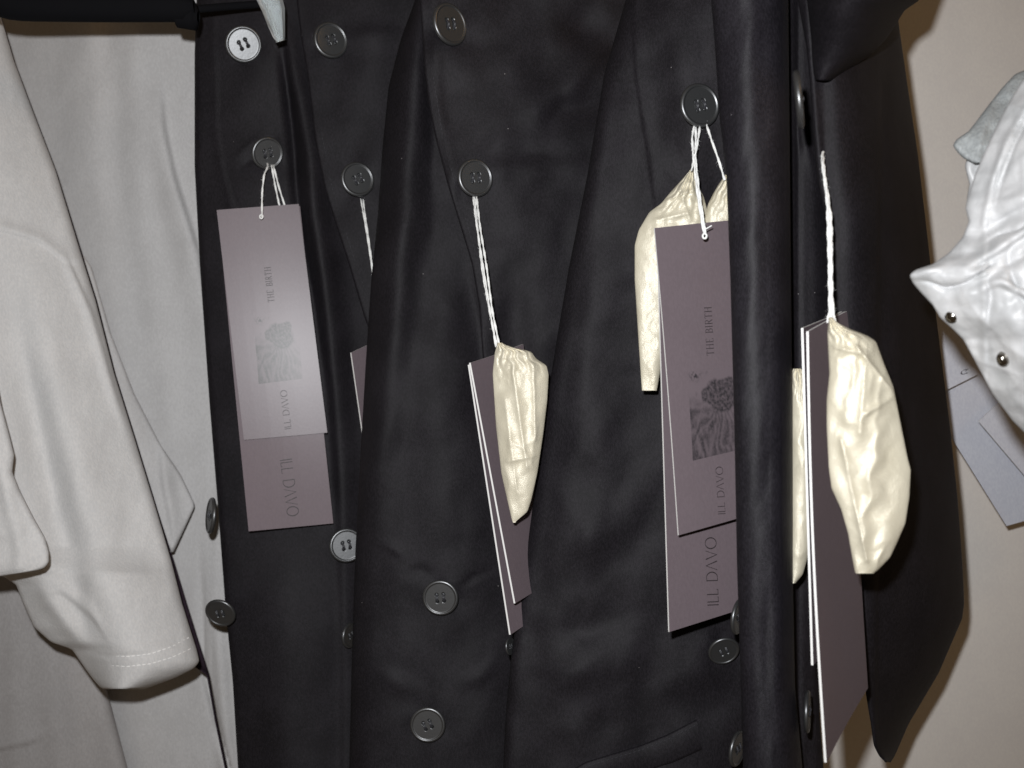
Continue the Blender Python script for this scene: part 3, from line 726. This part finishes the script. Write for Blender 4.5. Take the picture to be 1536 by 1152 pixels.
def pocket():
    pts = [(850, 1160), (880, 1143), (920, 1131), (960, 1119), (1000, 1103), (1045, 1080)]
    V = []; nn = 30; P = np.array(pts, float)
    for i in range(nn):
        t = i/(nn-1)*(len(pts)-1); x = np.interp(t, range(len(pts)), P[:, 0]); y = np.interp(t, range(len(pts)), P[:, 1])
        hgt = 30+14*i/nn
        for k, (dy, dz) in enumerate(((-1, .2), (0, 1.8), (3, 2.4), (hgt*.5, 2.2), (hgt-3, 2.0), (hgt, 1.2), (hgt+1, .1))):
            V.append(W(x+dy*.18, y+dy, s5(x, y)-dz/1000))
    o = mesh_obj('pocket_welt', [tuple(v) for v in V], grid_faces(nn, 7), M['black'], c5)
    strip_on('pocket_stitching', [(x+2, y+6) for x, y in pts], lambda x, y: s5(x, y)-.0025, M['hemdark'], c5, 1.6, .25, (5, 2))
pocket()
button(c5, 1045, 163, s5(1045, 163), 66, (.36, .0), .25)
button(c5, 1082, 971, s5(1082, 971), 48, (.12, -.42), .5)
button(c5, 1101, 921, .560, 54, (.86, -.1), .2)
button(c5, 1100, 1117, .575, 54, (.82, -.1), .2)
# sleeve roll in front of coat 5
t5, st5 = cloth('sleeve', [(1060, -150), (1068, 0), (1074, 70), (1081, 180), (1091, 262), (1097, 420), (1103, 640), (1107, 850), (1112, 1000), (1116, 1152), (1118, 1300)],
      [(1178, -150), (1181, 0), (1184, 300), (1187, 600), (1188, 870), (1191, 1030), (1202, 1152), (1212, 1300)], -150, 1300,
      [(-150, (.515, .503, .512)), (600, (.508, .503, .512)), (1300, (.525, .515, .525))], rl=3, rr=9,
      folds=[('v', [(1120, -100, 1.5), (1124, 200, 2), (1130, 500, 1.5), (1135, 900, .5)], 26, 20), ('v', [(1165, 300, 1), (1168, 700, 1.5), (1160, 1100, 2)], 12, 12),
             ('v', [(1150, 850, 0), (1155, 1000, -2), (1165, 1200, -2)], 14, 10)],
      noise=((.8, 50, 200, 55), (.2, 25, 60, 56)), mat=M['blacksat'], root=c5)
# coat 6
c6 = thing('black_coat', 'narrow slice of black coat between the rounded sleeve and the right-hand coat', 'coat', W(1210, 1500, .56), G)
p6, s6 = cloth('front_panel', [(1150, -150), (1150, 1300)], [(1225, -150), (1226, 0), (1240, 300), (1250, 500), (1250, 700), (1238, 900), (1226, 1000), (1229, 1090), (1234, 1152), (1240, 1300)], -150, 1300,
      [(-150, (.545, .548, .555)), (600, (.550, .555, .565)), (1300, (.56, .565, .575))], rl=2, rr=3,
      folds=[('v', [(1200, 150, 0), (1206, 200, 3), (1219, 262, 0)], 8, 4), ('v', [(1196, 300, -2), (1196, 600, -2)], 4, 6), ('v', [(1222, 300, 2), (1226, 500, 2)], 12, 12)],
      noise=((.8, 50, 150, 61),), mat=M['black'], root=c6)
button(c6, 1188, 155, .470, 86, (.965, .10), .2, label='button seen edge-on with a bright rim')
button(c6, 1203, 1062, .535, 62, (.95, 0), .2)
# coat 7
c7 = thing('black_coat', 'rightmost black coat with wide drooping lapel, its pointed hem against the wall', 'coat', W(1340, 1200, .60), G)
R7 = [(1340, -150), (1336, 0), (1345, 20), (1348, 45), (1358, 115), (1376, 236), (1391, 365), (1401, 459), (1411, 539), (1424, 643), (1435, 747), (1439, 800), (1443, 856), (1445, 905), (1442, 928), (1431, 953), (1407, 1009), (1362, 1085), (1346, 1122), (1340, 1136), (1334, 1143)]
L7 = [(1190, -150), (1198, 0), (1211, 69), (1216, 120), (1221, 194), (1228, 271), (1240, 330), (1250, 480), (1262, 700), (1278, 830), (1292, 875), (1297, 1000), (1300, 1040), (1307, 1082), (1312, 1118), (1320, 1134), (1330, 1143)]
p7, s7 = cloth('front_panel', L7, R7, -150, 1143,
      [(-150, (.520, .530, .590)), (300, (.522, .535, .610)), (700, (.54, .560, .625)), (1143, (.585, .60, .625))], rl=2.4, rr=12, sm=5, step=3,
      folds=[('v', [(1322, -100, -1.5), (1323, 100, -2.5), (1321, 300, -3), (1320, 500, -3), (1318, 700, -2)], 5, 16),
             ('v', [(1207, -100, 2.4), (1215, 90, 2.4), (1223, 190, 2.4), (1230, 265, 2), (1238, 320, 0)], 7, 6),
             ('v', [(1232, -50, -1.5), (1240, 250, -1.5), (1260, 400, 0)], 9, 14),
             ('v', [(1285, 100, 2), (1290, 400, 2), (1300, 700, 2)], 26, 24),
             ('v', [(1350, 700, 0), (1360, 900, -4), (1340, 1100, -2)], 30, 30)],
      noise=((1.0, 60, 200, 71), (.25, 30, 60, 72)), mat=M['black'], root=c7)
lp, slp = cloth('lapel', [(1196, -150), (1202, -40), (1212, 0), (1219, 60), (1220, 90), (1222, 110), (1225, 122)],
      [(1420, -150), (1400, -60), (1378, 0), (1356, 14), (1344, 34), (1328, 58), (1308, 79), (1290, 93), (1274, 104), (1260, 113), (1246, 122)], -150, 122,
      [(-150, (.512, .47, .54)), (0, (.512, .476, .54)), (60, (.512, .495, .525)), (122, (.512, .516, .522))], rl=1.5, rr=8, sm=5, step=3,
      folds=[('h', [(1210, 20, 0), (1250, 0, 4), (1320, -50, 7), (1380, -90, 4)], 60, 60)],
      noise=((.8, 70, 70, 75),), mat=M['black'], root=c7)

# ================================================================== TAGS, STRINGS, POUCHES
# set 1
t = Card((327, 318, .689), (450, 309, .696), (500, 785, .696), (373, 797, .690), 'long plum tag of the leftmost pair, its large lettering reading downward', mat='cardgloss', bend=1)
t.text(ILL, (420, 690), (431, 775), 18, 1, .14)
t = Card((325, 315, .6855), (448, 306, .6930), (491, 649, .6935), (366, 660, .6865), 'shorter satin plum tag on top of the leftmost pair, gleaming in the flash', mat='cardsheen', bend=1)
t.text(THE_BIRTH, (412, 453), (406, 400), 10, 1, .14)
t.text(ILL, (437, 643), (430, 585), 10, 1, .14)
t.picture([(380, 476), (444, 470), (454, 568), (388, 576)], .95, 0, 'printgloss')
st = string([(402, 250, .690), (396, 262, .684), (393, 290, .683), (393, 326, .682)], 'short twisted string through the leftmost tag pair', .00062,
       extra=([(408, 252, .693), (413, 280, .698), (419, 308, .699), (424, 330, .699)], [(411, 252, .693), (418, 280, .697), (427, 308, .699), (432, 330, .699)]))
ring_at(st, 392, 325, .6825, .0009, .00045)
# set 2 (mostly behind coat 3)
t = Card((527, 529, .678), (600, 495, .700), (615, 905, .700), (585, 935, .680), 'plum tag peeping out from behind the middle-left coat', mat='card', bend=0, thick=1.2)
string([(539, 286, .6955), (545, 320, .686), (551, 355, .680), (557, 395, .675), (566, 460, .675), (572, 510, .677)], 'white string from the second coat, vanishing behind the fold of the next coat', .0005,
       extra=([(543, 286, .6955), (548, 325, .685), (553, 358, .679), (558, 395, .674), (566, 470, .676)],))
# set 3 (centre)
t = Card((704, 547, .592), (785, 516, .625), (836, 905, .625), (766, 952, .594), 'longer plum tag behind the centre pouch, slanting with white edges', mat='card', bend=0, thick=1.1)
t = Card((706, 544, .588), (781, 520, .620), (830, 870, .618), (773, 905, .586), 'shorter plum tag directly behind the centre pouch', mat='card', bend=0, thick=1.1)
string([(710, 296, .622), (714, 330, .612), (723, 390, .602), (734, 460, .590), (744, 520, .583)], 'long white string from the central coat down to its pouch', .00062,
       extra=([(715, 296, .622), (720, 340, .611), (730, 400, .600), (738, 465, .590), (749, 518, .583)], [(712, 296, .622), (717, 350, .610), (724, 410, .600), (735, 470, .589), (746, 522, .583)]))
pouch([(746, 514), (742, 530), (739, 560), (744, 640), (752, 710), (762, 755), (768, 781), (770, 784)],
      [(752, 514), (762, 519), (782, 524), (796, 526), (804, 538), (820, 548), (823, 562), (821, 600), (815, 650), (806, 710), (797, 750), (791, 768), (775, 781), (772, 784)],
      514, 784, .577, 4.5, 'cream drawstring pouch at the centre, narrowing to a slanted tip', seed=3, neck=40,
      creases=((800, 545, 803, 660, 5, 2.6), (768, 545, 790, 700, 7, 2.6), (762, 692, 803, 684, 2.5, 1.4), (757, 600, 776, 740, 7, 1.5)), crump=.9)
# set 4 (right of centre)
pouch([(1036, 254), (1024, 268), (1004, 290), (992, 305), (974, 318), (958, 345), (952, 368), (952, 420), (957, 500), (961, 560), (963, 587)],
      [(1041, 254), (1046, 275), (1056, 296), (1062, 318), (1070, 345), (1050, 380), (1010, 440), (1000, 500), (990, 560), (985, 587)],
      254, 587, .566, 4, 'cream drawstring pouch behind the tag with the dark printed picture, its left side showing', seed=8, neck=60,
      creases=((1000, 300, 1040, 285, 3, 2), (985, 330, 1030, 320, 4, 2), (1020, 285, 1035, 330, 3, 2)), crump=1.0)
o = pouch([(1088, 262), (1078, 276), (1070, 290), (1062, 306), (1058, 325), (1052, 345)], [(1092, 262), (1108, 275), (1115, 290), (1115, 310), (1115, 345)], 262, 345, .562, 5,
      'small gathered cream pouch neck tucked against the rounded sleeve, above the tag top', seed=12, neck=50, crump=.9)
t = Card((986, 346, .5500), (1130, 332, .570), (1146, 903, .574), (1004, 948, .5530), 'long plum tag beside the rounded sleeve, the one with large lettering reading upward', mat='card', bend=0, thick=1.1)
t.text(ILL, (1078, 908), (1074, 806), 17, 1, .14)
t = Card((982, 342, .5440), (1128, 327, .561), (1160, 762, .561), (1018, 803, .5420), 'shorter plum tag with a dark printed picture, beside the rounded sleeve', mat='card', bend=1.0, thick=1.0)
t.text(THE_BIRTH, (1071, 533), (1067, 460), 11, 1, .14)
t.text(ILL, (1088, 771), (1084, 700), 11, 1, .14)
t.picture([(1031, 558), (1110, 549), (1119, 672), (1039, 691)], 1.0)
st = string([(1042, 188, .556), (1038, 205, .552), (1040, 235, .548), (1046, 290, .541), (1054, 340, .538), (1057, 352, .538)], 'thick looped string from the largest button through the picture tag', .00062,
       extra=([(1050, 190, .556), (1047, 210, .552), (1043, 232, .548), (1037, 256, .555)], [(1060, 188, .556), (1068, 212, .552), (1078, 240, .550), (1087, 270, .552)],
              [(1044, 190, .556), (1043, 240, .549), (1049, 290, .542), (1056, 336, .538), (1058, 350, .538)]))
ring_at(st, 1057, 354, .5375, .0009, .0005)
bar('string_end', [(1058, 344, .537), (1068, 338, .536)], .0003, M['string'], st, 6)
# set 5 (right)
pouch([(1190, 553), (1187, 560), (1186, 700), (1186, 860), (1187, 876)], [(1200, 553), (1212, 560), (1220, 640), (1224, 740), (1216, 820), (1204, 862), (1192, 876)], 553, 876, .527, 4,
      'cream pouch squeezed between the rounded sleeve and the rightmost tags', seed=15, neck=30, crump=.8)
t = Card((1246, 478, .512), (1283, 455, .545), (1290, 800, .545), (1250, 830, .515), 'plum tag whose top corner rises behind the largest pouch', mat='card', bend=0, thick=1.0)
t = Card((1205, 492, .500), (1252, 473, .540), (1266, 950, .540), (1220, 998, .503), 'shorter thin plum tag, left one of the rightmost pair, seen nearly edge-on', mat='card', bend=0, thick=1.0)
t = Card((1213, 497, .494), (1280, 462, .532), (1302, 1032, .528), (1240, 1144, .480), 'longest plum tag hanging nearly side-on below the largest pouch', mat='card', bend=-1.5, thick=1.1)
string([(1234, 244, .510), (1236, 262, .505), (1243, 300, .498), (1246, 360, .490), (1244, 420, .484), (1245, 462, .480), (1242, 484, .479)], 'fuzzy white string from the rightmost coat down to the largest pouch', .00072,
       extra=([(1235, 246, .509), (1239, 280, .501), (1247, 330, .494), (1247, 400, .486), (1248, 455, .480), (1253, 488, .478)], [(1234, 250, .508), (1241, 300, .497), (1243, 370, .489), (1245, 430, .483), (1247, 480, .478)]))
pouch([(1243, 476), (1241, 500), (1244, 560), (1240, 600), (1240, 640), (1243, 700), (1247, 732), (1262, 765), (1272, 800), (1278, 835), (1282, 857), (1284, 861)],
      [(1249, 476), (1256, 484), (1276, 494), (1300, 503), (1314, 512), (1324, 540), (1340, 580), (1353, 645), (1362, 690), (1366, 705), (1364, 745), (1358, 785), (1345, 815), (1335, 836), (1316, 856), (1308, 861)],
      476, 861, .470, 5.5, 'largest cream drawstring pouch, right, shining white in the flash', seed=18, neck=38,
      creases=((1285, 520, 1350, 600, 4, 3.2), (1300, 520, 1290, 650, 6, 2), (1300, 620, 1348, 590, 4, 2.5), (1262, 660, 1300, 840, 5, 2.4), (1250, 520, 1290, 530, 4, 2)), crump=1.0)

# ================================================================== GREY TAGS AND LEATHER JACKET, RIGHT
GG = 'pale grey tags under the leather jacket'
Card((1300, 452, .735), (1432, 390, .735), (1640, 752, .735), (1510, 789, .735), 'large pale grey tag slanting down with its bottom corner against the wall', mat='cardgrey', edge='cardgrey', group=GG, bend=0)
GL['c'] = (.8, [arc(.4, .5, .38, .48, 40, 300, .14, .10), line(.15, .1, .7, -.1, .12), line(.5, .55, .9, .8, .12)])
gt = Card((1310, 430, .722), (1372, 400, .722), (1466, 562, .722), (1410, 590, .722), 'small grey tag high up beside the rightmost coat, with a tiny mark', mat='cardgrey', edge='cardgrey', group=GG, bend=0)
Card((1468, 632, .715), (1545, 560, .715), (1690, 740, .715), (1602, 790, .715), 'narrow grey tag lying over the large one at the right frame edge', mat='cardgrey', edge='edge', group=GG, bend=0)

gt.text(['c'], (1443, 563), (1453, 558), 6, 1, .1)
lj = thing('leather_jacket', 'white leather jacket sleeve with steel studs at the right frame edge', 'jacket', W(1560, 800, .45))
lc, sl = cloth('sleeve', [(1620, 60), (1556, 96), (1534, 122), (1505, 172), (1484, 216), (1465, 260), (1452, 300), (1450, 312), (1455, 332), (1446, 356), (1425, 380), (1400, 398), (1374, 406), (1366, 413), (1371, 424), (1382, 437), (1400, 456), (1412, 476), (1432, 494), (1446, 508), (1462, 537), (1490, 590), (1520, 630), (1545, 655), (1640, 740)],
      [(1800, 60), (1800, 740)], 60, 740, [(60, (.455, .43, .45)), (400, (.452, .425, .45)), (740, (.46, .43, .45))], rl=1.0, rr=3, sm=2.5, step=2.2, crk=((1.8, 110, 75, 91), (.4, 40, 34, 92)),
      folds=[('v', [(1545, 150, 0), (1510, 215, 1.2), (1490, 270, 1.4), (1478, 330, .8)], 6, 3), ('v', [(1560, 150, 0), (1524, 215, -1), (1504, 270, -1), (1492, 320, 0)], 3, 4),
             ('h', [(1370, 412, 1.5), (1420, 396, 4), (1450, 400, 3), (1500, 372, 4), (1560, 330, 4), (1640, 300, 2)], 12, 7),
             ('h', [(1400, 430, 0), (1440, 432, -3), (1490, 410, -3.5), (1560, 372, -3), (1640, 340, -2)], 9, 9),
             ('h', [(1440, 350, 0), (1480, 345, -3), (1520, 320, -3), (1600, 290, -2)], 8, 12),
             ('h', [(1375, 420, 0), (1395, 422, -1.6), (1420, 432, -2.4), (1450, 424, -2.6), (1480, 402, -2), (1500, 392, 0)], 3, 4),
             ('h', [(1460, 440, 0), (1500, 420, 2), (1536, 440, 3), (1580, 470, 3)], 5, 6),
             ('h', [(1470, 372, 0), (1500, 352, -2.2), (1530, 345, -2.6), (1570, 315, -2)], 4, 4),
             ('v', [(1478, 410, 0), (1488, 440, -2), (1484, 470, -2), (1476, 490, 0)], 6, 6), ('v', [(1520, 360, 0), (1510, 390, -2.4), (1524, 430, -2), (1560, 500, 0)], 6, 7),
             ('v', [(1500, 420, 0), (1512, 470, 3), (1560, 560, 4), (1600, 640, 3)], 30, 26)],
      noise=((.7, 34, 30, 81), (1.2, 80, 100, 82), (.12, 13, 12, 83)), mat=M['leather'], root=lj)
fl, sf = cloth('collar_flap', [(1620, 70), (1534, 108), (1524, 112), (1505, 132), (1486, 156), (1468, 180), (1454, 198), (1436, 210), (1431, 218), (1438, 228), (1446, 236), (1466, 246)],
      [(1660, 70), (1640, 100), (1600, 246)], 70, 246, [(70, (.50, .485)), (246, (.478, .468))], rl=2, rr=2, sm=2, step=2.6,
      folds=[('v', [(1500, 120, 0), (1480, 180, 1.2), (1468, 215, 1)], 9, 6)], noise=((1.3, 36, 36, 86),), mat=M['leatherg'], root=lj)
u2, su2 = cloth('lining', [(1452, 238), (1449, 248), (1452, 262), (1456, 276), (1452, 296), (1456, 306)], [(1560, 238), (1560, 306)], 238, 306, [(238, (.488, .485)), (306, (.484, .48))], rl=2, rr=2, sm=2, step=3,
      noise=((1.0, 20, 20, 88),), mat=M['leather'], root=lj)
strip_on('seam_stitching', [(1540, 168), (1512, 210), (1492, 256), (1478, 300), (1474, 330)], sl, M['leatherg'], lj, 1.8, .3, (5, 3))
strip_on('seam_stitching', [(1560, 158), (1524, 206), (1502, 256), (1488, 304)], sl, M['leatherg'], lj, 1.8, .3, (5, 3))
def stud(px, py, D, diam, n):
    R_ = diam*D/F/2; V = []; nr, na = 12, 32
    nn = Vector((n[0], n[1], math.sqrt(1-n[0]**2-n[1]**2))); nw = R3 @ nn; up = R3 @ Vector((0, 1, 0)); xa = up.cross(nw).normalized(); ya = nw.cross(xa); c = W(px, py, D)
    prof = [(1.15, -.15), (1.15, .02), (1.0, .10)]+[(math.cos(a), .10+.62*math.sin(a)) for a in np.linspace(.05, 1.56, 10)]
    for (r_, z) in prof:
        for k in range(na):
            a = 2*math.pi*k/na; V.append(tuple(c+(xa*math.cos(a)+ya*math.sin(a))*r_*R_+nw*z*R_))
    Fc = grid_faces(len(prof), na, True); Fc.append(tuple((len(prof)-1)*na+i for i in range(na)))
    return mesh_obj('stud', V, Fc, M['stud'], lj)
stud(1428, 474, sl(1436, 474)+.002, 19, (-.55, -.15))
stud(1507, 538, sl(1507, 538)-.0008, 21, (.05, .0))
